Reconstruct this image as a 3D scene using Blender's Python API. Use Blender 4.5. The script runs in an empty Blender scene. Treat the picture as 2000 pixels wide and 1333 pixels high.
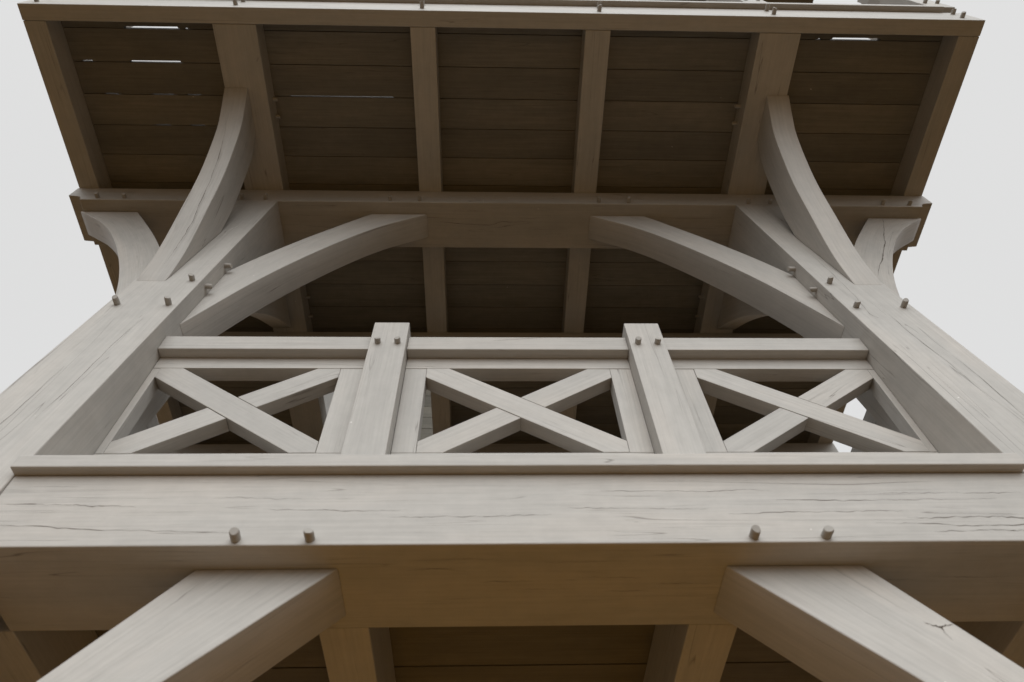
import bpy, bmesh, math, random
from mathutils import Vector, Matrix
random.seed(7)
S = bpy.context.scene
C = S.collection

# ------------------------------------------------------------------ camera
cam_d = bpy.data.cameras.new("camera")
cam = bpy.data.objects.new("camera", cam_d); C.objects.link(cam)
_fwd = Vector((0.0311295, 0.5514808, 0.8336065)); _right = Vector((0.9995114, -0.0195281, -0.0244058)); _up = Vector((-0.00282, -0.83396, 0.55182))
_fwd.normalize(); _right.normalize(); _up = _right.cross(_fwd)
_m = Matrix((_right, _up, -_fwd)).transposed().to_4x4()
_m.translation = Vector((-0.1209, -1.4722, -1.2504))
cam.matrix_world = _m
cam_d.sensor_width = 36.0
cam_d.lens = 1365.71 / 2000 * 36
cam_d.clip_start = 0.05; cam_d.clip_end = 2000
cam_d.dof.use_dof = True; cam_d.dof.focus_distance = 3.4; cam_d.dof.aperture_fstop = 2.8
S.camera = cam

# ------------------------------------------------------------------ world: overcast daylight
SUN_EL, SUN_AZ = math.radians(40), math.radians(4)
w = bpy.data.worlds.new("World"); S.world = w; w.use_nodes = True
nt = w.node_tree; nt.nodes.clear()
wo = nt.nodes.new('ShaderNodeOutputWorld'); bg = nt.nodes.new('ShaderNodeBackground')
sky = nt.nodes.new('ShaderNodeTexSky'); sky.sky_type = 'NISHITA'; sky.sun_disc = False
sky.sun_elevation = SUN_EL; sky.sun_rotation = math.pi + SUN_AZ
sky.air_density = 1.0; sky.dust_density = 5.0; sky.ozone_density = 1.0
mixw = nt.nodes.new('ShaderNodeMix'); mixw.data_type = 'RGBA'; mixw.inputs['Factor'].default_value = 0.96
tcw = nt.nodes.new('ShaderNodeTexCoord'); nzw = nt.nodes.new('ShaderNodeTexNoise')
nzw.inputs['Scale'].default_value = 1.3; nzw.inputs['Detail'].default_value = 3
# overcast sky: the zenith is brighter than the horizon
sep = nt.nodes.new('ShaderNodeSeparateXYZ'); nt.links.new(tcw.outputs['Generated'], sep.inputs[0])
rpw = nt.nodes.new('ShaderNodeValToRGB')
_e = rpw.color_ramp.elements
_e[0].position = 0.0; _e[0].color = (.85, .85, .85, 1)
_e[1].position = 0.62; _e[1].color = (.99, .988, .98, 1)
_n = _e.new(.16); _n.color = (1.0, 1.0, 1.0, 1)
_n = _e.new(1.0); _n.color = (1.0, .998, .99, 1)
nt.links.new(sep.outputs['Z'], rpw.inputs['Fac'])
cl = nt.nodes.new('ShaderNodeMapRange'); cl.inputs['From Min'].default_value = .3; cl.inputs['From Max'].default_value = .7
cl.inputs['To Min'].default_value = 4.22; cl.inputs["To Max"].default_value = 4.36
nt.links.new(tcw.outputs['Generated'], nzw.inputs['Vector']); nt.links.new(nzw.outputs['Fac'], cl.inputs['Value'])
vm = nt.nodes.new('ShaderNodeVectorMath'); vm.operation = 'SCALE'
nt.links.new(rpw.outputs['Color'], vm.inputs[0]); nt.links.new(cl.outputs[0], vm.inputs['Scale'])
nt.links.new(sky.outputs['Color'], mixw.inputs['A']); nt.links.new(vm.outputs[0], mixw.inputs['B'])
nt.links.new(mixw.outputs['Result'], bg.inputs['Color'])
bg.inputs['Strength'].default_value = 0.10
nt.links.new(bg.outputs['Background'], wo.inputs['Surface'])

sd = bpy.data.lights.new("sun", 'SUN'); sd.energy = 1.35; sd.angle = math.radians(70); sd.color = (0.93, 0.975, 1.0)
sun = bpy.data.objects.new("sun", sd); C.objects.link(sun)
_dir = Vector((math.sin(SUN_AZ) * math.cos(SUN_EL), -math.cos(SUN_AZ) * math.cos(SUN_EL), math.sin(SUN_EL)))
sun.rotation_euler = _dir.to_track_quat('Z', 'Y').to_euler()
sun.location = (0, -6, 12)

S.view_settings.view_transform = 'Standard'; S.view_settings.look = 'None'
S.view_settings.exposure = 0.85; S.view_settings.gamma = 1.0; S.view_settings.use_curve_mapping = False
S.render.engine = 'CYCLES'
S.cycles.max_bounces = 8; S.cycles.diffuse_bounces = 6

# ------------------------------------------------------------------ materials
def node(nt, t, **kw):
    n = nt.nodes.new(t)
    for k, v in kw.items():
        if k.startswith('_'): setattr(n, k[1:], v)
        else: n.inputs[k.replace('__', ' ')].default_value = v
    return n

def painted_wood(name, base, crack=1.0, dark=0.30, rough=0.55, vary=.05):
    m = bpy.data.materials.new(name); m.use_nodes = True
    nt = m.node_tree; L = nt.links.new
    b = nt.nodes['Principled BSDF']; b.inputs['Roughness'].default_value = rough
    b.inputs['Specular IOR Level'].default_value = 0.35
    uv = node(nt, 'ShaderNodeUVMap'); uv.uv_map = 'grain'
    oi = node(nt, 'ShaderNodeObjectInfo')
    off = node(nt, 'ShaderNodeVectorMath', _operation='MULTIPLY_ADD')
    cmb = node(nt, 'ShaderNodeCombineXYZ')
    for a in 'XYZ': L(oi.outputs['Random'], cmb.inputs[a])
    L(cmb.outputs[0], off.inputs[0]); off.inputs[1].default_value = (37., 91., 53.); L(uv.outputs[0], off.inputs[2])
    def stretched(su, sv, detail, rough_=.5, dist=0):
        mp = node(nt, 'ShaderNodeMapping'); mp.inputs['Scale'].default_value = (su, sv, 1)
        L(off.outputs[0], mp.inputs['Vector'])
        n = node(nt, 'ShaderNodeTexNoise'); n.inputs['Scale'].default_value = 1; n.inputs['Detail'].default_value = detail
        n.inputs['Roughness'].default_value = rough_; n.inputs['Distortion'].default_value = dist
        L(mp.outputs[0], n.inputs['Vector']); return n
    # drying cracks: thin contour lines of a stretched noise, broken up by a second one
    def lines(su, sv, width, msu, msv, lo, hi, level=.5, det=2):
        n = stretched(su, sv, det, .45, .15)
        s = node(nt, 'ShaderNodeMath', _operation='SUBTRACT'); L(n.outputs['Fac'], s.inputs[0]); s.inputs[1].default_value = level
        a = node(nt, 'ShaderNodeMath', _operation='ABSOLUTE'); L(s.outputs[0], a.inputs[0])
        r = node(nt, 'ShaderNodeMapRange'); r.inputs['From Min'].default_value = 0; r.inputs['From Max'].default_value = width
        r.inputs['To Min'].default_value = 1; r.inputs['To Max'].default_value = 0; L(a.outputs[0], r.inputs['Value'])
        k = stretched(msu, msv, 3, .6)
        q = node(nt, 'ShaderNodeMapRange'); q.inputs['From Min'].default_value = lo; q.inputs['From Max'].default_value = hi
        L(k.outputs['Fac'], q.inputs['Value'])
        mu = node(nt, 'ShaderNodeMath', _operation='MULTIPLY'); L(r.outputs[0], mu.inputs[0]); L(q.outputs[0], mu.inputs[1])
        return mu
    c1 = lines(0.5, 11, .0055, 1.0, 9, .53, .60)
    c2 = lines(.8, 24, .0075, 1.6, 16, .55, .63, .52)
    c3 = lines(0.7, 34, .014, 2.2, 22, .48, .60, .47)
    mx = node(nt, 'ShaderNodeMath', _operation='MAXIMUM'); L(c1.outputs[0], mx.inputs[0]); L(c2.outputs[0], mx.inputs[1])
    h3 = node(nt, 'ShaderNodeMath', _operation='MULTIPLY'); L(c3.outputs[0], h3.inputs[0]); h3.inputs[1].default_value = .35
    mx2 = node(nt, 'ShaderNodeMath', _operation='MAXIMUM'); L(mx.outputs[0], mx2.inputs[0]); L(h3.outputs[0], mx2.inputs[1])
    ck = node(nt, 'ShaderNodeMath', _operation='MULTIPLY'); L(mx2.outputs[0], ck.inputs[0]); ck.inputs[1].default_value = crack
    # knots: rare rings
    vo = node(nt, 'ShaderNodeTexVoronoi'); vo.inputs['Scale'].default_value = 1
    mpk = node(nt, 'ShaderNodeMapping'); mpk.inputs['Scale'].default_value = (1.7, 4.2, 1); L(off.outputs[0], mpk.inputs['Vector'])
    nk = node(nt, 'ShaderNodeTexNoise'); nk.inputs['Scale'].default_value = 9
    L(off.outputs[0], nk.inputs['Vector'])
    add = node(nt, 'ShaderNodeMixRGB', _blend_type='LINEAR_LIGHT'); add.inputs['Fac'].default_value = .06
    L(mpk.outputs[0], add.inputs['Color1']); L(nk.outputs['Color'], add.inputs['Color2']); L(add.outputs[0], vo.inputs['Vector'])
    rk = node(nt, 'ShaderNodeMapRange'); rk.inputs['From Min'].default_value = .0; rk.inputs['From Max'].default_value = .07
    rk.inputs['To Min'].default_value = 1; rk.inputs['To Max'].default_value = 0; L(vo.outputs['Distance'], rk.inputs['Value'])
    sel = node(nt, 'ShaderNodeSeparateColor'); L(vo.outputs['Color'], sel.inputs[0])
    gt = node(nt, 'ShaderNodeMath', _operation='GREATER_THAN'); L(sel.outputs[0], gt.inputs[0]); gt.inputs[1].default_value = .70
    kn = node(nt, 'ShaderNodeMath', _operation='MULTIPLY'); L(rk.outputs[0], kn.inputs[0]); L(gt.outputs[0], kn.inputs[1])
    # grain and blotches
    g1 = stretched(3, 90, 5, .6); g2 = stretched(1.2, 5, 4, .55); g3 = stretched(14, 16, 4, .65)
    def ranged(n, lo, hi, a=.3, bb=.7):
        r = node(nt, 'ShaderNodeMapRange'); r.inputs['From Min'].default_value = a; r.inputs['From Max'].default_value = bb
        r.inputs['To Min'].default_value = lo; r.inputs['To Max'].default_value = hi; L(n.outputs['Fac'], r.inputs['Value']); return r
    v1 = ranged(g1, .95 - vary * .6, 1.04 + vary * .4); v2 = ranged(g2, .95 - vary * .8, 1.03 + vary * .6); v3 = ranged(g3, .96 - vary * .3, 1.04)
    mm = node(nt, 'ShaderNodeMath', _operation='MULTIPLY'); L(v1.outputs[0], mm.inputs[0]); L(v2.outputs[0], mm.inputs[1])
    mm2 = node(nt, 'ShaderNodeMath', _operation='MULTIPLY'); L(mm.outputs[0], mm2.inputs[0]); L(v3.outputs[0], mm2.inputs[1])
    rr = node(nt, 'ShaderNodeMapRange'); rr.inputs['To Min'].default_value = 1 - vary; rr.inputs['To Max'].default_value = 1 + vary
    L(oi.outputs['Random'], rr.inputs['Value'])
    mm3 = node(nt, 'ShaderNodeMath', _operation='MULTIPLY'); L(mm2.outputs[0], mm3.inputs[0]); L(rr.outputs[0], mm3.inputs[1])
    sc = node(nt, 'ShaderNodeVectorMath', _operation='SCALE'); sc.inputs[0].default_value = base; L(mm3.outputs[0], sc.inputs['Scale'])
    # slightly rosy patches
    rose = node(nt, 'ShaderNodeMixRGB', _blend_type='MULTIPLY'); L(sc.outputs[0], rose.inputs['Color1'])
    rose.inputs['Color2'].default_value = (1.0, .975, .955, 1); rf = ranged(g2, 0, 1, .45, .7); L(rf.outputs[0], rose.inputs['Fac'])
    mixc = node(nt, 'ShaderNodeMixRGB'); L(rose.outputs[0], mixc.inputs['Color1'])
    mixc.inputs['Color2'].default_value = (base[0]*dark, base[1]*dark*.9, base[2]*dark*.85, 1); L(ck.outputs[0], mixc.inputs['Fac'])
    mixk = node(nt, 'ShaderNodeMixRGB'); L(mixc.outputs[0], mixk.inputs['Color1'])
    mixk.inputs['Color2'].default_value = (base[0]*.55, base[1]*.5, base[2]*.47, 1)
    kf = node(nt, 'ShaderNodeMath', _operation='MULTIPLY'); L(kn.outputs[0], kf.inputs[0]); kf.inputs[1].default_value = .75
    L(kf.outputs[0], mixk.inputs['Fac'])
    # bird lime, paint specks
    vs = node(nt, 'ShaderNodeTexVoronoi'); vs.inputs['Scale'].default_value = 16; L(off.outputs[0], vs.inputs['Vector'])
    ss = node(nt, 'ShaderNodeMapRange'); ss.inputs['From Min'].default_value = .035; ss.inputs['From Max'].default_value = .06
    ss.inputs['To Min'].default_value = 1; ss.inputs['To Max'].default_value = 0; L(vs.outputs['Distance'], ss.inputs['Value'])
    sl = node(nt, 'ShaderNodeSeparateColor'); L(vs.outputs['Color'], sl.inputs[0])
    g5 = node(nt, 'ShaderNodeMath', _operation='GREATER_THAN'); L(sl.outputs[1], g5.inputs[0]); g5.inputs[1].default_value = .955
    sp = node(nt, 'ShaderNodeMath', _operation='MULTIPLY'); L(ss.outputs[0], sp.inputs[0]); L(g5.outputs[0], sp.inputs[1])
    mixs = node(nt, 'ShaderNodeMixRGB'); L(mixk.outputs[0], mixs.inputs['Color1']); mixs.inputs['Color2'].default_value = (.72, .70, .66, 1)
    L(sp.outputs[0], mixs.inputs['Fac'])
    L(mixs.outputs[0], b.inputs['Base Color'])
    # relief
    hg = node(nt, 'ShaderNodeMath', _operation='MULTIPLY'); L(g1.outputs['Fac'], hg.inputs[0]); hg.inputs[1].default_value = .22
    hs = node(nt, 'ShaderNodeMath', _operation='SUBTRACT'); L(hg.outputs[0], hs.inputs[0]); L(ck.outputs[0], hs.inputs[1])
    hk = node(nt, 'ShaderNodeMath', _operation='SUBTRACT'); L(hs.outputs[0], hk.inputs[0]); L(kn.outputs[0], hk.inputs[1])
    bp = node(nt, 'ShaderNodeBump'); bp.inputs['Strength'].default_value = .45; bp.inputs['Distance'].default_value = .0035
    L(hk.outputs[0], bp.inputs['Height']); L(bp.outputs[0], b.inputs['Normal'])
    return m

PAINT = painted_wood("grey_painted_wood", (.445, .424, .394), .65)
BOARD = painted_wood("floor_board_wood", (.215, .198, .165), .4, vary=.18)
def flat(name, col, rough=.7):
    m = bpy.data.materials.new(name); m.use_nodes = True; b = m.node_tree.nodes['Principled BSDF']
    nz = node(m.node_tree, 'ShaderNodeTexNoise'); nz.inputs['Scale'].default_value = 40
    tc = node(m.node_tree, 'ShaderNodeTexCoord'); m.node_tree.links.new(tc.outputs['Object'], nz.inputs['Vector'])
    mx = node(m.node_tree, 'ShaderNodeMixRGB', _blend_type='MULTIPLY'); mx.inputs['Fac'].default_value = .35
    mx.inputs['Color1'].default_value = (*col, 1); m.node_tree.links.new(nz.outputs['Fac'], mx.inputs['Color2'])
    m.node_tree.links.new(mx.outputs[0], b.inputs['Base Color'])
    b.inputs['Roughness'].default_value = rough; return m
FLOOR = painted_wood("dimmed_floor_wood", (.125, .112, .088), .4, vary=.16)  # board wood in a darker colour, to dim the light bounced inside
SPLIT = flat("open_wood_split", (.11, .088, .07), .9)
PEGM = flat("oak_peg", (.42, .395, .36), .7)
CHALK = flat("chalk_mark", (.85, .83, .79), .9)
STONE = flat("footing_stone", (.42, .40, .37), .9)

# ------------------------------------------------------------------ mesh helpers
def new_bm():
    bm = bmesh.new(); bm.loops.layers.uv.new('grain'); return bm
def box_bm(bm, a, b, g, jit=0.0, mat=0):
    """box from a to b, grain along axis g"""
    uvl = bm.loops.layers.uv['grain']
    v = [bm.verts.new((x, y, z)) for x in (a[0], b[0]) for y in (a[1], b[1]) for z in (a[2], b[2])]
    F = [((0,1,3,2),0), ((4,6,7,5),0), ((0,4,5,1),1), ((2,3,7,6),1), ((0,2,6,4),2), ((1,5,7,3),2)]
    for idx, n in F:
        f = bm.faces.new([v[i] for i in idx]); f.material_index = mat
        o = [i for i in range(3) if i != n]
        u_ax, v_ax = (g, [i for i in o if i != g][0]) if g in o else (o[0], o[1])
        side = 1.7 * n + (0.53 if idx[0] in (4, 2, 1) else 0)
        for l in f.loops:
            l[uvl].uv = (l.vert.co[u_ax], l.vert.co[v_ax] + side)
def finish(name, bm, mats, parent, loc=None, matrix=None, bevel=.004):
    me = bpy.data.meshes.new(name)
    bmesh.ops.recalc_face_normals(bm, faces=bm.faces)
    bm.to_mesh(me); bm.free()
    for m in (mats if isinstance(mats, (list, tuple)) else [mats]): me.materials.append(m)
    return place(name, me, parent, loc, matrix, bevel)
def place(name, me, parent, loc=None, matrix=None, bevel=.004):
    o = bpy.data.objects.new(name, me); C.objects.link(o)
    mw = matrix.copy() if matrix is not None else Matrix.Translation(loc or (0, 0, 0))
    if parent is not None:
        o.parent = parent
        o.matrix_local = world_of(parent).inverted() @ mw
    else: o.matrix_local = mw
    WORLD[o.name] = mw
    if bevel:
        b = o.modifiers.new('bevel', 'BEVEL'); b.width = bevel; b.segments = 2; b.limit_method = 'ANGLE'; b.angle_limit = math.radians(40)
        b.harden_normals = False
    return o
WORLD = {}
def world_of(o): return WORLD[o.name]
def empty(name, loc, parent=None, matrix=None):
    o = bpy.data.objects.new(name, None); C.objects.link(o)
    mw = matrix.copy() if matrix is not None else Matrix.Translation(loc)
    if parent is not None:
        o.parent = parent; o.matrix_local = world_of(parent).inverted() @ mw
    else: o.matrix_local = mw
    WORLD[o.name] = mw
    o.empty_display_size = .3
    return o
BOXES = {}
def timber(name, a, b, g, parent, mat=None, M=None, bevel=.004):
    """box timber between corners a and b (local to matrix M), alike sizes share one mesh"""
    mat = mat or PAINT
    d = tuple(round(abs(b[i] - a[i]), 4) for i in range(3)); key = (d, g, mat.name, name)
    c = Vector([(a[i] + b[i]) / 2 for i in range(3)])
    tw = Matrix.Rotation(random.uniform(-1, 1) * .0016, 4, 'Y') @ Matrix.Rotation(random.uniform(-1, 1) * .004, 4, 'XYZ'[g]) if name in ('handrail', 'frame_rail', 'stile', 'railing_post', 'deck_joist', 'floor_joist') else Matrix()
    if key not in BOXES:
        bm = new_bm(); h = [x / 2 for x in d]
        box_bm(bm, [-x for x in h], h, g)
        bmesh.ops.recalc_face_normals(bm, faces=bm.faces)
        me = bpy.data.meshes.new(name); bm.to_mesh(me); bm.free(); me.materials.append(mat); BOXES[key] = me
    return place(name, BOXES[key], parent, matrix=(M or Matrix()) @ Matrix.Translation(c) @ tw, bevel=bevel)

PEG = []
def peg(pos, direction, parent, length=.034, r=.0128, M=None):
    if not PEG:
        for k in range(4):
            bm = new_bm(); n = 14; prev = None; uvl = bm.loops.layers.uv['grain']
            prof = [(-.02, 1.0), (.0, 1.0), (.75, 1.0), (.95, .93), (1.0, .80)]
            rings = []
            for t, s in prof:
                z = t * 1.0
                ring = []
                for i in range(n):
                    an = 2 * math.pi * i / n; rr = s * (1 + .05 * math.sin(3 * an + k)) * (1 + (.04 if i % 2 else 0))
                    tilt = (.10 * math.sin(an + k * 1.7)) if t > .5 else 0
                    ring.append(bm.verts.new((rr * math.cos(an), rr * math.sin(an), z + tilt)))
                rings.append(ring)
            for q in range(len(rings) - 1):
                for i in range(n):
                    f = bm.faces.new((rings[q][i], rings[q][(i+1) % n], rings[q+1][(i+1) % n], rings[q+1][i])); f.smooth = True
                    for l in f.loops: l[uvl].uv = (l.vert.co.z * .03, l.vert.co.x * .02)
            bm.faces.new(rings[-1])
            me = bpy.data.meshes.new('peg'); bm.to_mesh(me); bm.free(); me.materials.append(PEGM); PEG.append(me)
    ax = Vector(direction).normalized()
    ax = (ax + Vector([random.uniform(-.05, .05) for _ in range(3)])).normalized()
    q = ax.to_track_quat('Z', 'Y').to_matrix().to_4x4()
    ln = length * random.uniform(.88, 1.14)
    m = Matrix.Translation(pos) @ q @ Matrix.Rotation(random.uniform(0, 6.28), 4, 'Z') @ Matrix.Diagonal((r, r, ln, 1))
    if M is not None: m = M @ m
    return place('peg', random.choice(PEG), parent, matrix=m, bevel=0)

def smooth_curve(pts, n=28):
    """Catmull-Rom through points, resampled"""
    P = [Vector(p) for p in pts]; P = [P[0] * 2 - P[1]] + P + [P[-1] * 2 - P[-2]]
    out = []
    for i in range(1, len(P) - 2):
        for k in range(8):
            t = k / 8
            out.append(.5 * ((2 * P[i]) + (P[i+1] - P[i-1]) * t + (2 * P[i-1] - 5 * P[i] + 4 * P[i+1] - P[i+2]) * t * t + (3 * P[i] - P[i-1] - 3 * P[i+1] + P[i+2]) * t ** 3))
    out.append(P[-2])
    L = [0]
    for a, b in zip(out, out[1:]): L.append(L[-1] + (b - a).length)
    res = []; j = 0
    for k in range(n):
        s = L[-1] * k / (n - 1)
        while j < len(L) - 2 and L[j+1] < s: j += 1
        t = (s - L[j]) / max(1e-9, L[j+1] - L[j]); res.append(out[j].lerp(out[j+1], min(1, t)))
    return res, L[-1]

def curved_brace(name, lower, upper, t0, t1, frame, parent, cracks=()):
    """frame(d, z, t) -> world Vector; d = distance from the post, t across the thickness"""
    n = 28
    lo, LL = smooth_curve(lower, n); up, LU = smooth_curve(upper, n)
    bm = new_bm(); uvl = bm.loops.layers.uv['grain']
    V = {}
    for k in range(n):
        for e, (p) in enumerate((lo[k], up[k])):
            for s, t in enumerate((t0, t1)):
                V[k, e, s] = bm.verts.new(frame(p.x, p.y, t))
    LM = (LL + LU) / 2
    def quad(ids, uvs, mat=0, smooth=False):
        f = bm.faces.new([V[i] for i in ids]); f.material_index = mat; f.smooth = smooth
        for l, q in zip(f.loops, uvs): l[uvl].uv = q
    th = t1 - t0
    for k in range(n - 1):
        u0, u1 = LM * k / (n - 1), LM * (k + 1) / (n - 1)
        w0, w1 = (lo[k] - up[k]).length, (lo[k+1] - up[k+1]).length
        wm = .28
        for s in (0, 1):
            o = .9 * s
            quad([(k,0,s), (k+1,0,s), (k+1,1,s), (k,1,s)], [(u0, o), (u1, o), (u1, o + wm), (u0, o + wm)])
        for e in (0, 1):
            o = 2 + .7 * e
            quad([(k,e,0), (k+1,e,0), (k+1,e,1), (k,e,1)], [(u0, o), (u1, o), (u1, o + th), (u0, o + th)], smooth=True)
    for k in (0, n - 1):
        quad([(k,0,0), (k,1,0), (k,1,1), (k,0,1)], [(0, 5), (.1, 5), (.1, 5.1), (0, 5.1)])
    bmesh.ops.recalc_face_normals(bm, faces=bm.faces)
    for poly in cracks: split_strip(bm, poly)
    me = bpy.data.meshes.new(name); bm.to_mesh(me); bm.free(); me.materials.append(PAINT); me.materials.append(SPLIT)
    return place(name, me, parent, matrix=Matrix(), bevel=.004)

def split_strip(bm, spec, mi=1):
    """open drying split: a shallow dark wedge let into the face. spec = (points, widths, normal)"""
    pts, wid, nrm = spec
    uvl = bm.loops.layers.uv['grain']; nrm = Vector(nrm).normalized()
    P = [Vector(p) for p in pts]; fine = []
    for i, (a, b) in enumerate(zip(P, P[1:])):
        m = 5
        for k in range(m):
            t = k / m; fine.append((a.lerp(b, t), wid[i] * (1 - t) + wid[i+1] * t))
    fine.append((P[-1], wid[-1]))
    prev = None
    for i, (p, wd) in enumerate(fine):
        a = fine[max(0, i-1)][0]; b = fine[min(len(fine)-1, i+1)][0]
        side = (b - a).cross(nrm).normalized()
        jitter = side * random.uniform(-1, 1) * .0022
        wd2 = wd * random.uniform(.3, 1.1) * (.85 if mi == 1 else 1)
        cur = (bm.verts.new(p + jitter + side * wd2 / 2 + nrm * .0008), bm.verts.new(p + jitter - side * wd2 / 2 + nrm * .0008))
        if prev:
            f = bm.faces.new((prev[0], cur[0], cur[1], prev[1])); f.material_index = mi
            for l in f.loops: l[uvl].uv = (0, 0)
        prev = cur

# ------------------------------------------------------------------ dimensions (metres)
PX0, PX1 = 1.5, 1.816           # posts
ZB1 = .2616                     # top of the lower girt
LEAN = .1067                    # the posts lean inwards as they rise
ZU0, ZU1, ZP = 3.063, 3.257, 3.412   # upper plate, its top (= joist bottoms), floor boards
YC = 1.593                      # centre of the tower
YP0, YP1 = .299, .623           # front plate
YM0, YM1 = 1.431, 1.755         # middle plate
YQ0, YQ1 = 2.563, 2.887         # rear plate
PD = .324                       # post depth
YB = 2 * YC                     # rear face at girt level
YF = -.817; YFI = -.726         # rim of the jetty, outer and inner face
YE = 2 * YC - YF; YEI = 2 * YC - YFI
XR, XRI = 2.858, 2.727
GB = .362                       # girt depth
G = -2.85
def lean(y, z): return y + LEAN * (z - ZB1)

# ------------------------------------------------------------------ ground
bm = bmesh.new()
for x0, x1, y0, y1 in ((-400, 400, -400, 400),):
    v = [bm.verts.new((x, y, 0)) for x, y in ((x0, y0), (x1, y0), (x1, y1), (x0, y1))]; bm.faces.new(v)
me = bpy.data.meshes.new('ground'); bm.to_mesh(me); bm.free()
gm = bpy.data.materials.new('ground_bounce'); gm.use_nodes = True
gn = gm.node_tree; b = gn.nodes['Principled BSDF']; b.inputs['Roughness'].default_value = .95
n1 = node(gn, 'ShaderNodeTexNoise'); n1.inputs['Scale'].default_value = 60; n1.inputs['Detail'].default_value = 8
tc = node(gn, 'ShaderNodeTexCoord'); gn.links.new(tc.outputs['Object'], n1.inputs['Vector'])
def two(c0, c1):
    r = node(gn, 'ShaderNodeValToRGB'); r.color_ramp.elements[0].color = (*c0, 1); r.color_ramp.elements[1].color = (*c1, 1)
    gn.links.new(n1.outputs['Fac'], r.inputs['Fac']); return r
warm_strip, dark_sides = two((.27, .130, .016), (.46, .225, .032)), two((.055, .029, .004), (.105, .055, .009))
# unseen warm strip added to bounce light up the middle, darker sides for falloff
sx = node(gn, 'ShaderNodeSeparateXYZ'); gn.links.new(tc.outputs['Object'], sx.inputs[0])
ab = node(gn, 'ShaderNodeMath', _operation='ABSOLUTE'); gn.links.new(sx.outputs['X'], ab.inputs[0])
n2 = node(gn, 'ShaderNodeTexNoise'); n2.inputs['Scale'].default_value = 3; gn.links.new(tc.outputs['Object'], n2.inputs['Vector'])
ad = node(gn, 'ShaderNodeMath', _operation='ADD'); gn.links.new(ab.outputs[0], ad.inputs[0]); gn.links.new(n2.outputs['Fac'], ad.inputs[1])
mr = node(gn, 'ShaderNodeMapRange'); mr.inputs['From Min'].default_value = 1.42; mr.inputs['From Max'].default_value = 1.60; gn.links.new(ad.outputs[0], mr.inputs['Value'])
mg = node(gn, 'ShaderNodeMixRGB'); gn.links.new(mr.outputs[0], mg.inputs['Fac']); gn.links.new(warm_strip.outputs[0], mg.inputs['Color1']); gn.links.new(dark_sides.outputs[0], mg.inputs['Color2'])
gn.links.new(mg.outputs[0], b.inputs['Base Color'])
me.materials.append(gm)
gr = bpy.data.objects.new('ground', me); C.objects.link(gr); gr.location = (0, 0, G); gr['kind'] = 'structure'

# ------------------------------------------------------------------ the tower
T = empty('timber_tower', (0, 1.5, G))
T['label'] = 'grey painted timber lookout tower with jettied upper deck, curved braces and crossed balcony railing'
T['category'] = 'tower'

# footings and posts
def lean_box(bm, x0, x1, y0, y1, z0, z1, rear=False):
    n0 = len(bm.verts); box_bm(bm, (x0, y0, z0), (x1, y1, z1), 2)
    bm.verts.ensure_lookup_table()
    for v in bm.verts[n0:]: v.co.y += (-1 if rear else 1) * LEAN * (v.co.z - ZB1)
posts = []
for rear in (False, True):
    for s in (-1, 1):
        xa, xb = sorted((s * PX0, s * PX1))
        y0, y1 = (0, PD) if not rear else (YB - PD, YB)
        bm = new_bm(); lean_box(bm, xa, xb, y0, y1, G + .25, ZU0, rear)
        if not rear:
            Q = lambda x, z: (x, lean(0, z), z)
            if s == 1:
                split_strip(bm, ([Q(1.62, 2.12), Q(1.615, 1.85), Q(1.60, 1.58), Q(1.575, 1.38), Q(1.60, 1.32)], [.0006, .0022, .002, .0024, .0008], (0, -1, LEAN)))
                split_strip(bm, ([Q(1.66, 1.44), Q(1.655, 1.2), Q(1.67, .93), Q(1.665, .66)], [.0006, .0022, .002, .0006], (0, -1, LEAN)))
                split_strip(bm, ([Q(1.72, 1.0), Q(1.725, .8), Q(1.71, .55), Q(1.712, .35)], [.0006, .0018, .002, .0006], (0, -1, LEAN)))
            else:
                split_strip(bm, ([Q(-1.615, 2.455), Q(-1.60, 2.52), Q(-1.585, 2.55)], [.001, .005, .002], (0, -1, LEAN)), 2)
                split_strip(bm, ([Q(-1.60, 1.3), Q(-1.605, 1.03), Q(-1.60, .76), Q(-1.607, .55)], [.0006, .002, .002, .0006], (0, -1, LEAN)))
                split_strip(bm, ([Q(-1.70, .9), Q(-1.695, .7), Q(-1.70, .5), Q(-1.70, .3)], [.0006, .0016, .0018, .0006], (0, -1, LEAN)))
        p = finish('post', bm, [PAINT, SPLIT, CHALK], T); posts.append(p)
        ya = (lean(0, G + .25) if not rear else YB - LEAN * (G + .25 - ZB1) - PD)
        timber('footing', (xa - .09, ya - .09, G - .05), (xb + .09, ya + PD + .09, G + .25), 0, T, STONE, bevel=.02)
pl, pr, prl, prr = posts
for x, z in ((-1.765, 1.452), (-1.542, 1.453), (-1.543, 1.730)): peg((x, lean(0, z), z), (0, -1, 0), pl)
for x, z in ((1.547, 1.738), (1.546, 1.457), (1.768, 1.46)): peg((x, lean(0, z), z), (0, -1, 0), pr)
for z in (1.755, 2.03): peg((-PX0, lean(.045, z), z), (1, 0, 0), pl); peg((PX0, lean(.045, z), z), (-1, 0, 0), pr)

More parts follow.
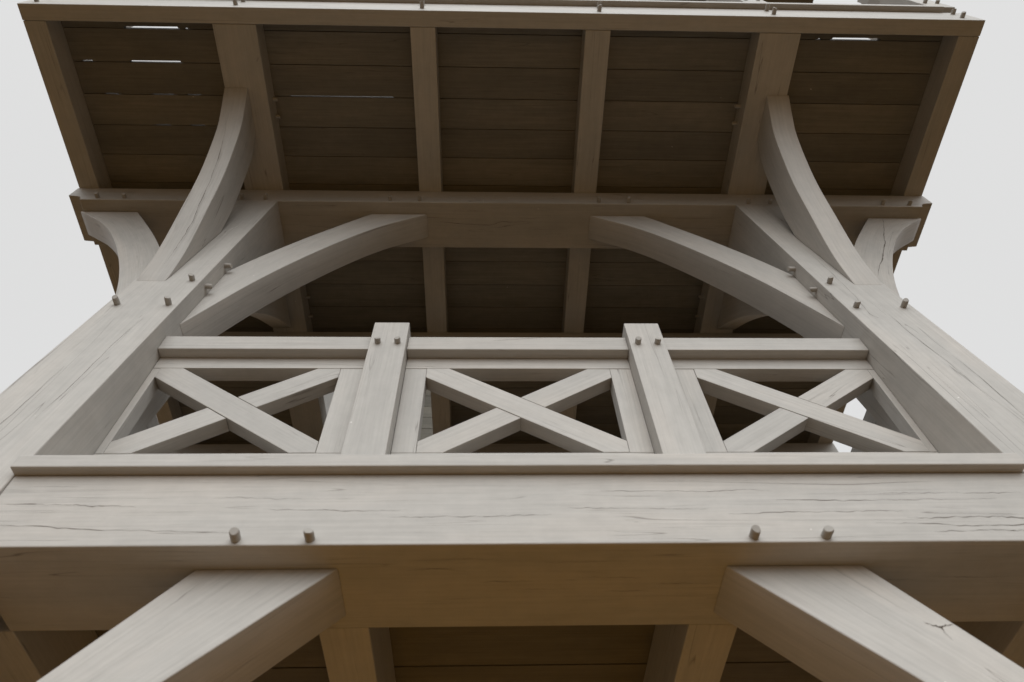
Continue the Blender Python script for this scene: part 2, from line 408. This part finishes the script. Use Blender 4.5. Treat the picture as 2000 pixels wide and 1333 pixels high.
# girts between the posts
GX = PX0 - .001
bm = new_bm(); box_bm(bm, (-GX, .0012, 0), (GX, GB, ZB1), 0)
for z0, z1, x0, x1, wd in ((.073, .04, -1.45, -.8, .0026), (.151, .138, -1.46, -1.1, .0022), (.062, .052, .95, 1.45, .0024),
                          (.105, .112, .55, 1.05, .0018), (.128, .12, .1, .5, .0015), (.095, .1, -.4, 0.05, .0015), (.15, .155, .7, 1.35, .0022), (.035, .04, 1.1, 1.42, .002),
                          (.17, .165, -.9, -.5, .0014), (.125, .12, -.75, -.35, .0014), (.19, .192, .2, .7, .0014), (.175, .18, 1.0, 1.44, .0018), (.085, .083, 1.05, 1.44, .0024)):
    k = 6; pts = [(x0 + (x1 - x0) * i / k, .0012, z0 + (z1 - z0) * i / k + random.uniform(-.003, .003)) for i in range(k + 1)]
    split_strip(bm, (pts, [.0005] + [wd * random.uniform(.3, 1.1) for _ in range(k - 1)] + [.0005], (0, -1, 0)))
for x0, x1, y in ((-.25, -.1, .06), (-.37, -.22, .10), (.03, .2, .075), (.12, .3, .14), (-.15, .02, .155), (.2, .33, .2), (.7, .95, .12), (.85, 1.1, .16), (1.15, 1.35, .15), (.75, .9, .18), (-.1, .12, .19), (.35, .52, .17)):
    k = 4; pts = [(x0 + (x1 - x0) * i / k, y + random.uniform(-.002, .002), 0) for i in range(k + 1)]
    split_strip(bm, (pts, [.0004] + [.0018 * random.uniform(.4, 1.2) for _ in range(k - 1)] + [.0004], (0, 0, -1)))
girt = finish('girt', bm, [PAINT, SPLIT], T)
for x in (-.793, -.598, .595, .792): peg((x, .0012, .021), (0, -1, 0), girt, length=.032, r=.0130)
timber('girt', (-GX, YB - GB, 0), (GX, YB - .0012, ZB1), 0, T)
for s in (-1, 1):
    xa, xb = sorted((s * 1.493, s * 1.803))
    timber('side_girt', (xa, GB + .0015, .001), (xb, YB - GB - .002, ZB1 - .002), 1, T)
for x0, x1 in ((-.623, -.474), (.471, .620)):
    timber('floor_joist', (x0, GB + .0015, .0015), (x1, YB - GB - .002, ZB1 - .0015), 1, T)

# floor planks, laid along x
def planks(z, ys, x0, x1, parent, th=.04, notches=(), hatch=None, gap=.0035, mat=None):
    for i, (ya, yb) in enumerate(zip(ys, ys[1:])):
        spans = [(x0, x1)]
        if hatch and ya > hatch[2] - .02 and yb < hatch[3] + .02: spans = [(x0, hatch[0]), (hatch[1], x1)]
        for sx0, sx1 in spans:
            bm = new_bm()
            dz = random.uniform(-.0015, .0015)
            cuts = [n for n in notches if n[0] == i and sx0 <= n[1] and n[2] <= sx1]
            # one outline with the wider joint cut out of its far edge
            zb, zt = z + dz, z + dz + th
            y1 = yb - gap
            out = [(sx0, ya), (sx1, ya), (sx1, y1)]
            for n in sorted(cuts, key=lambda q: -q[1]): out += [(n[2], y1), (n[2] - .004, y1 - n[3]), (n[1] + .006, y1 - n[3] * .9), (n[1], y1)]
            out.append((sx0, y1))
            uvl = bm.loops.layers.uv['grain']
            r = [[bm.verts.new((x, y, h)) for x, y in out] for h in (zb, zt)]
            fs = [bm.faces.new(r[0][::-1]), bm.faces.new(r[1])]
            for k in range(len(out)):
                j = (k + 1) % len(out); fs.append(bm.faces.new((r[0][k], r[0][j], r[1][j], r[1][k])))
            for q, f in enumerate(fs):
                for l in f.loops: l[uvl].uv = (l.vert.co.x, l.vert.co.y + (.7 if q == 1 else 0) + (l.vert.co.z if q > 1 else 0))
            xs = sx0
            for n in sorted(cuts, key=lambda q: q[1]) + [(0, sx1, sx1, 0)]:      # tongue, missing where the joint is open
                if n[1] - xs > .01: box_bm(bm, (xs + .001, y1 - .002, z + dz + th * .55), (n[1] - .001, yb + .001, z + dz + th - .001), 0)
                xs = n[2]
            finish('plank', bm, mat or BOARD, parent, bevel=.0015)
planks(ZB1, [GB + .04] + [.595 + .1955 * i for i in range(12)], -PX0 + .003, PX0 - .003, T, mat=FLOOR)

# upper plates with cove-cut ends
def plate_bm(y0, y1, xe=2.862):
    bm = new_bm(); uvl = bm.loops.layers.uv['grain']
    pr_ = [(xe, ZU1), (xe, ZU0 + .065), (xe - .055, ZU0 + .055)]
    for k in range(1, 7):
        a = k / 6 * math.pi / 2
        pr_.append((xe - .055 - .045 * math.sin(a), ZU0 + .055 * math.cos(a)))
    prof = pr_ + [(-x, z) for x, z in reversed(pr_)]
    rings = [[bm.verts.new((x, y, z)) for x, z in prof] for y in (y0, y1)]
    n = len(prof)
    for s, r in enumerate(rings):
        f = bm.faces.new(r if s == 0 else list(reversed(r)))
        for l in f.loops: l[uvl].uv = (l.vert.co.x, l.vert.co.z + s * .5)
    for i in range(n):
        j = (i + 1) % n
        f = bm.faces.new((rings[0][i], rings[1][i], rings[1][j], rings[0][j]))
        for l in f.loops: l[uvl].uv = (l.vert.co.x, l.vert.co.y + 2)
    return bm
bm = plate_bm(YP0, YP1)
k = 5
for pts, wd in (([(-.50, .129, ZU0), (-.33, .150, ZU0), (-.125, .158, ZU0), (-.04, .130, ZU0), (.08, .142, ZU0)], .004), ([(.1, .18, ZU0), (.25, .186, ZU0), (.4, .182, ZU0)], .002),
                ([(.05, .10, ZU0), (.15, .105, ZU0), (.25, .10, ZU0)], .002), ([(-1.45, .09, ZU0), (-1.3, .1, ZU0), (-1.15, .09, ZU0)], .0022), ([(-1.35, .17, ZU0), (-1.2, .18, ZU0), (-1.0, .175, ZU0)], .0022),
                ([(1.0, .09, ZU0), (1.2, .1, ZU0), (1.42, .09, ZU0)], .0022), ([(1.1, .17, ZU0), (1.25, .165, ZU0), (1.4, .17, ZU0)], .0022)):
    split_strip(bm, ([(x, y + YP0, z) for x, y, z in pts], [.0005] + [wd * .8] * (len(pts) - 2) + [.0005], (0, 0, -1)))
split_strip(bm, ([(-.17, YP0, 3.115), (-.168, YP0, 3.07)], [.0025, .0015], (0, -1, 0)), 2)
split_strip(bm, ([(-.98, YP0, 3.12), (-.95, YP0, 3.15)], [.002, .001], (0, -1, 0)), 2)
plate = finish('wall_plate', bm, [PAINT, SPLIT, CHALK], T)
for x in (-2.659, -2.487, -1.735, -1.584, -.778, -.586, .594, .788, 1.589, 1.738, 2.50, 2.682): peg((x, YP0, ZU0 + .03), (0, -1, 0), plate, length=.033)
finish('wall_plate', plate_bm(YM0, YM1), PAINT, T)
finish('wall_plate', plate_bm(YQ0, YQ1), PAINT, T)

# curved braces in the plane of the facade
LO = [(0, -1.65), (.18, -1.16), (.36, -.78), (.555, -.445), (.715, -.232), (.84, -.112), (.965, 0)]
UP = [(0, -1.02), (.128, -.76), (.29, -.475), (.45, -.225), (.60, 0)]
KLO = [(0, -1.50), (.16, -1.06), (.36, -.69), (.56, -.425), (.79, -.183), (.97, 0)]      # the lower ones are straighter near the girt
KUP = [(0, -.93), (.16, -.62), (.367, -.317), (.47, -.170), (.59, 0)]
def xframe(s, base, z0, rear=False):
    if rear: return lambda d, z, t: Vector((base + s * d, YB - lean(t, z0 + z), z0 + z))
    return lambda d, z, t: Vector((base + s * d, lean(t, z0 + z), z0 + z))
def LQ(x, z, t): return (x, lean(t, z), z)
rc = ([LQ(2.50, 3.035, .0822), LQ(2.40, 2.82, .0822), LQ(2.335, 2.70, .0822), LQ(2.30, 2.62, .0822), LQ(2.275, 2.56, .0822), LQ(2.19, 2.42, .0822), LQ(2.12, 2.29, .0822), LQ(2.04, 2.17, .0822), LQ(1.955, 2.02, .0822)],
      [.003, .003, .006, .003, .007, .005, .008, .003, .001], (0, -1, LEAN))
for rear in (False, True):
    for s in (-1, 1):
        curved_brace('curved_brace', LO, UP, .083, .249, xframe(-s, s * PX0, ZU0, rear), T)
        curved_brace('curved_brace', LO, UP, .083, .249, xframe(s, s * PX1, ZU0, rear), T, cracks=[rc] if (not rear and s == 1) else ())
        ck = ()
        if not rear and s == 1:
            t = .1225; kx, kz = 1.010, -.212
            K = lambda dx, dz: LQ(kx + dx, kz + dz, t)
            ck = [([K(-.035, .016), K(-.015, .006), K(0, 0), K(.015, .007), K(.04, .008)], [.0008, .004, .006, .003, .0006], (0, -1, LEAN)),
                  ([K(0, 0), K(.002, -.019), K(.006, -.039)], [.004, .002, .0004], (0, -1, LEAN))]
        curved_brace('curved_brace', KLO, KUP, .123, .33, xframe(-s, s * PX0, 0, rear), T, cracks=ck)

# curved braces that carry the jetty (profile in y, z)
JLO = [(.1555, 1.716), (.124, 1.99), (.045, 2.33), (-.043, 2.665), (-.176, 3.0), (-.265, 3.135), (-.363, ZU1)]
JUP = [(.2300, 2.43), (.170, 2.71), (.035, 3.10), (-.08, ZU1)]
BLO = [(.4565, 1.50), (.60, 2.03), (.813, 2.503), (.932, 2.703), (1.044, 2.866), (1.205, 3.058), (1.398, ZU1)]
BUP = [(.535, 2.24), (.70, 2.70), (.92, 3.05), (1.08, ZU1)]
for s in (-1, 1):
    def jx(z, t): return s * (t - .04 * (z - 1.716) / 1.54)
    fr = lambda d, z, t: Vector((jx(z, t), d, z))
    ck = ()
    if s == -1:
        def onface(y):
            yy = [q[0] for q in JLO][::-1]; zz = [q[1] for q in JLO][::-1]
            for i in range(len(yy) - 1):
                if yy[i] <= y <= yy[i+1]: return zz[i] + (zz[i+1] - zz[i]) * (y - yy[i]) / (yy[i+1] - yy[i])
            return zz[-1]
        nn = (0, -.95, -.3)
        ck = [([(x, y - .006, onface(y) - .002) for x, y in ((-1.715, -.20), (-1.705, -.13), (-1.70, -.07), (-1.695, -.01), (-1.698, .04), (-1.69, .075))], [.0006, .0025, .004, .003, .005, .001], nn),
              ([(x, y - .006, onface(y) - .002) for x, y in ((-1.685, .06), (-1.695, .09), (-1.702, .11), (-1.71, .128), (-1.715, .14))], [.001, .004, .003, .002, .0005], nn)]
    curved_brace('jetty_brace', JLO, JUP, 1.664, 1.806, fr, T, cracks=ck)
    curved_brace('jetty_brace', BLO, BUP, 1.664, 1.806, fr, T)
    curved_brace('jetty_brace', JLO, JUP, 1.664, 1.806, lambda d, z, t: Vector((jx(z, t), YB - d, z)), T)

# upper deck: rims, joists, planks
ZR = 3.523
bm = new_bm(); box_bm(bm, (-XR, YF, ZU1), (XR, YFI, ZR), 0)
rim = finish('rim_beam', bm, PAINT, T)
timber('rim_beam', (-XR, YEI, ZU1), (XR, YE, ZR), 0, T)
for s in (-1, 1):
    xa, xb = sorted((s * XRI, s * (XR - .0015)))
    timber('rim_beam', (xa, YFI + .0015, ZU1 + .0008), (xb, YEI - .0015, ZR), 1, T)
for x in (-2.79, -1.64, -.545, .542, 1.60, 2.76):
    for z in (3.335, 3.465): peg((x + random.uniform(-.015, .015), YF, z), (0, -1, 0), rim, length=.035)
for xa, xb in ((-1.765, -1.512), (-.603, -.453), (.445, .597), (1.502, 1.755)):
    j = timber('deck_joist', (xa, YFI + .0015, ZU1 + .0006), (xb, YEI - .0015, ZP - .0005), 1, T)
    if xa == -1.765:
        for y in (-.266, -.156, 1.193, 1.36): peg((xb, y, ZU1 + .11), (1, 0, 0), j, length=.03, r=.012)
    if xa == 1.502:
        for y in (-.263, -.153, 1.163, 1.339): peg((xa, y, ZU1 + .095), (-1, 0, 0), j, length=.03, r=.012)
ys = [-.664 + .1964 * i for i in range(27)]
ys = [YFI + .002] + [y for y in ys if y < YEI - .1] + [YEI - .002]
# (joint index, x0, x1, extra width): wider joints where daylight shows through
notch = [(0, -2.36, -2.03, .011), (0, 2.02, 2.33, .012), (1, -2.38, -2.06, .009), (1, -2.68, -2.60, .006), (0, -2.00, -1.97, .005), (0, 1.93, 1.96, .005), (3, -2.33, -2.22, .0045), (3, -2.10, -2.0, .0045), (2, -2.3, -2.15, .004), (2, -2.6, -2.5, .004), (2, -2.08, -1.98, .004), (2, -1.42, -.75, .005)]
planks(ZP, ys, -XRI + .002, XRI - .002, T, th=.042, notches=notch, hatch=(-1.53, -.615, 2.0, 2.68))

# boarded back of the stair enclosure above the hatch
for i in range(8):
    z0 = ZP + .045 + i * .16
    timber('cladding_board', (-2.6, 2.70, z0), (-.35, 2.73, z0 + .156), 0, T, BOARD, bevel=.004)
# upper storey posts and roof
for y0 in (YP0, YQ0):
    for s in (-1, 1):
        xa, xb = sorted((s * PX0, s * PX1))
        timber('upper_post', (xa, y0, ZP + .045), (xb, y0 + PD, 6.0), 2, T)
    timber('eaves_plate', (-2.9, y0, 6.0), (2.9, y0 + PD, 6.22), 0, T)
for i in range(19):
    y0 = -.80 + i * .25
    timber('soffit_board', (-2.95, y0, 6.23), (2.95, y0 + .246, 6.26), 0, T, BOARD, bevel=.002)
bm = bmesh.new(); uvr = bm.loops.layers.uv.new('grain')
c_ = [bm.verts.new(p) for p in ((-3.05, -.88, 6.265), (3.05, -.88, 6.265), (3.05, 4.03, 6.265), (-3.05, 4.03, 6.265))]
r_ = [bm.verts.new(p) for p in ((-1.0, YC, 8.0), (1.0, YC, 8.0))]
bm.faces.new(c_[::-1]); bm.faces.new((c_[0], c_[1], r_[1], r_[0])); bm.faces.new((c_[2], c_[3], r_[0], r_[1])); bm.faces.new((c_[1], c_[2], r_[1])); bm.faces.new((c_[3], c_[0], r_[0]))
for f in bm.faces:
    for l in f.loops: l[uvr].uv = (l.vert.co.x, l.vert.co.z)
me = bpy.data.meshes.new('roof'); bm.to_mesh(me); bm.free(); me.materials.append(BOARD)
place('roof', me, T, matrix=Matrix(), bevel=0)

# ------------------------------------------------------------------ railings
def railing(origin, ang, x0, x1, posts_, stile_end=.030, stile_mid=.088, sill=None, sill_y=(-.258, .10), endposts=False, pegs=True, low_pegs=False, HF=-.0465, HP=-.0765):
    """origin: a point on the panels' outer face at the height of the girt top; local x along, y inwards, z up"""
    M = Matrix.Translation(origin) @ Matrix.Rotation(ang, 4, 'Z')
    R = empty('railing', origin, T, matrix=M)
    pw = .151
    zz = lambda z: z - ZB1
    if sill:
        timber('sill', (sill[0], sill_y[0], 0.0005), (sill[1], sill_y[1], .0515), 0, R, M=M)
    for c in posts_:
        timber('railing_post', (c - pw / 2, HP, .0525), (c + pw / 2, .062, zz(1.345)), 2, R, M=M, bevel=.003)
        for h in (([zz(1.188)] if pegs else []) + ([.21] if low_pegs else [])):
            for dx in (-.041, .041): peg((c + dx, HP, h), (0, -1, 0), R, length=.022, r=.0125, M=M)
    all_posts = list(posts_)
    edges = [x0] + [v for c in all_posts for v in (c - pw / 2, c + pw / 2)] + [x1]
    if endposts: edges = edges[1:-1]
    bays = [(edges[i], edges[i+1]) for i in range(0, len(edges), 2)]
    for bi, (a, b_) in enumerate(bays):
        e = .0015
        timber('handrail', (a + e, HF, zz(1.182)), (b_ - e, .066, zz(1.276)), 0, R, M=M, bevel=.003)
        timber('frame_rail', (a + e, 0, zz(1.109)), (b_ - e, .065, zz(1.181)), 0, R, M=M, bevel=.002)
        timber('frame_rail', (a + e, 0, .20), (b_ - e, .065, zz(.598)), 0, R, M=M, bevel=.002)
        timber('frame_rail', (a + e, 0.003, .053), (b_ - e, .062, .197), 0, R, M=M, bevel=.002)
        sl = stile_end if (bi == 0 and not endposts) else stile_mid
        sr = stile_end if (bi == len(bays) - 1 and not endposts) else stile_mid
        if len(bays) > 1 and 0 < bi < len(bays) - 1: sl = sr = .089
        if bi == 0 and not endposts: sr = .112
        if bi == len(bays) - 1 and not endposts: sl = .112
        lo_, hi_ = zz(.598) + .0015, zz(1.109) - .0015
        timber('stile', (a + e, .0008, lo_), (a + sl, .0642, hi_), 2, R, M=M, bevel=.002)
        timber('stile', (b_ - sr, .0008, lo_), (b_ - e, .0642, hi_), 2, R, M=M, bevel=.002)
        # St Andrew's cross: one arm runs through, the other is lapped in two halves
        A0, A1 = a + sl + .001, b_ - sr - .001
        H = hi_ - lo_; Wd = A1 - A0
        dzc = .060; dxc = .093
        def arm(poly, y0, y1, name='cross_arm'):
            bm = new_bm(); uvl = bm.loops.layers.uv['grain']
            cx = sum(p[0] for p in poly) / len(poly); cz = sum(p[1] for p in poly) / len(poly)
            r = [[bm.verts.new((x - cx, y, z - cz)) for x, z in poly] for y in (y0, y1)]
            d = Vector((Wd, 0, -H if poly_dir < 0 else H)).normalized(); nrm_ = Vector((-d.z, 0, d.x))
            fs = [bm.faces.new(r[0]), bm.faces.new(r[1][::-1])]
            for i in range(len(poly)):
                j = (i + 1) % len(poly); fs.append(bm.faces.new((r[0][i], r[1][i], r[1][j], r[0][j])))
            for q, f in enumerate(fs):
                for l in f.loops:
                    co = l.vert.co; l[uvl].uv = (co.dot(d), (co.dot(nrm_) if q < 2 else co.y) + q * .31)
            finish(name, bm, PAINT, R, matrix=M @ Matrix.Translation((cx, 0, cz)), bevel=.002)
        # continuous arm: top left to bottom right
        poly_dir = -1
        full = [(A0, hi_), (A0, hi_ - dzc), (A1 - dxc, lo_), (A1, lo_), (A1, lo_ + dzc), (A0 + dxc, hi_)]
        arm(full, -.0006, .0645)
        # other arm, cut by the first with a hair gap
        poly_dir = 1
        sl1 = (lo_ - (hi_ - dzc)) / ((A1 - dxc) - A0)      # slope of the lower edge of the first arm
        lowE = lambda x: (hi_ - dzc) + sl1 * (x - A0) - .0028
        upE = lambda x: hi_ + sl1 * (x - A0 - dxc) + .0028
        m2 = -sl1
        e_lo = lambda x: lo_ + m2 * (x - A0 - dxc)       # lower edge of the second arm
        e_hi = lambda x: lo_ + dzc + m2 * (x - A0)
        def cross(f, g):
            a_, b2 = A0, A1
            for _ in range(40):
                m_ = (a_ + b2) / 2
                if (f(m_) - g(m_)) * (f(A0) - g(A0)) > 0: a_ = m_
                else: b2 = m_
            return a_
        xl, xh = cross(e_lo, lowE), cross(e_hi, lowE)
        arm([(A0, lo_), (A0 + dxc, lo_), (xl, e_lo(xl)), (xh, e_hi(xh)), (A0, lo_ + dzc)], .0004, .0638)
        xl, xh = cross(e_lo, upE), cross(e_hi, upE)
        arm([(xl, e_lo(xl)), (A1, hi_ - dzc), (A1, hi_), (A1 - dxc, hi_), (xh, e_hi(xh))], .0004, .0638)
    return R

# lower balcony: front, two sides, rear
railing((0, .2256, ZB1), 0, -PX0, PX0, (-.5475, .5425), sill=(-PX0 - .003, PX0 - .003))
HL = (YB - 2 * PD) / 2 - .005
for s in (-1, 1):
    railing((s * (PX1 - .099), YC, ZB1), s * math.pi / 2, -HL, HL, (-.42, .42), sill=(-HL, HL), sill_y=(-.13, .10), pegs=False)
railing((0, YB - .2256, ZB1), math.pi, -PX0, PX0, (-.545, .545), sill=(-PX0, PX0), pegs=False)
# upper deck
for y, a_ in ((YF + .022, 0), (YE - .022, math.pi)):
    railing((0, y, ZR), a_, -2.85, 2.85, (-2.77, -1.60, -.545, .525, 1.575, 2.765), sill=(-XR + .02, XR - .12), sill_y=(-.057, .0645), endposts=True, low_pegs=(a_ == 0), HF=-.022, HP=-.048)
HU = (YE - YF) / 2 - .16
for s in (-1, 1):
    railing((s * (XR - .022), YC, ZR), s * math.pi / 2, -HU, HU, (-HU + .08, -HU / 3, HU / 3, HU - .08), sill=(-HU, HU), sill_y=(-.057, .0645), endposts=True, pegs=False, HF=-.022, HP=-.048)
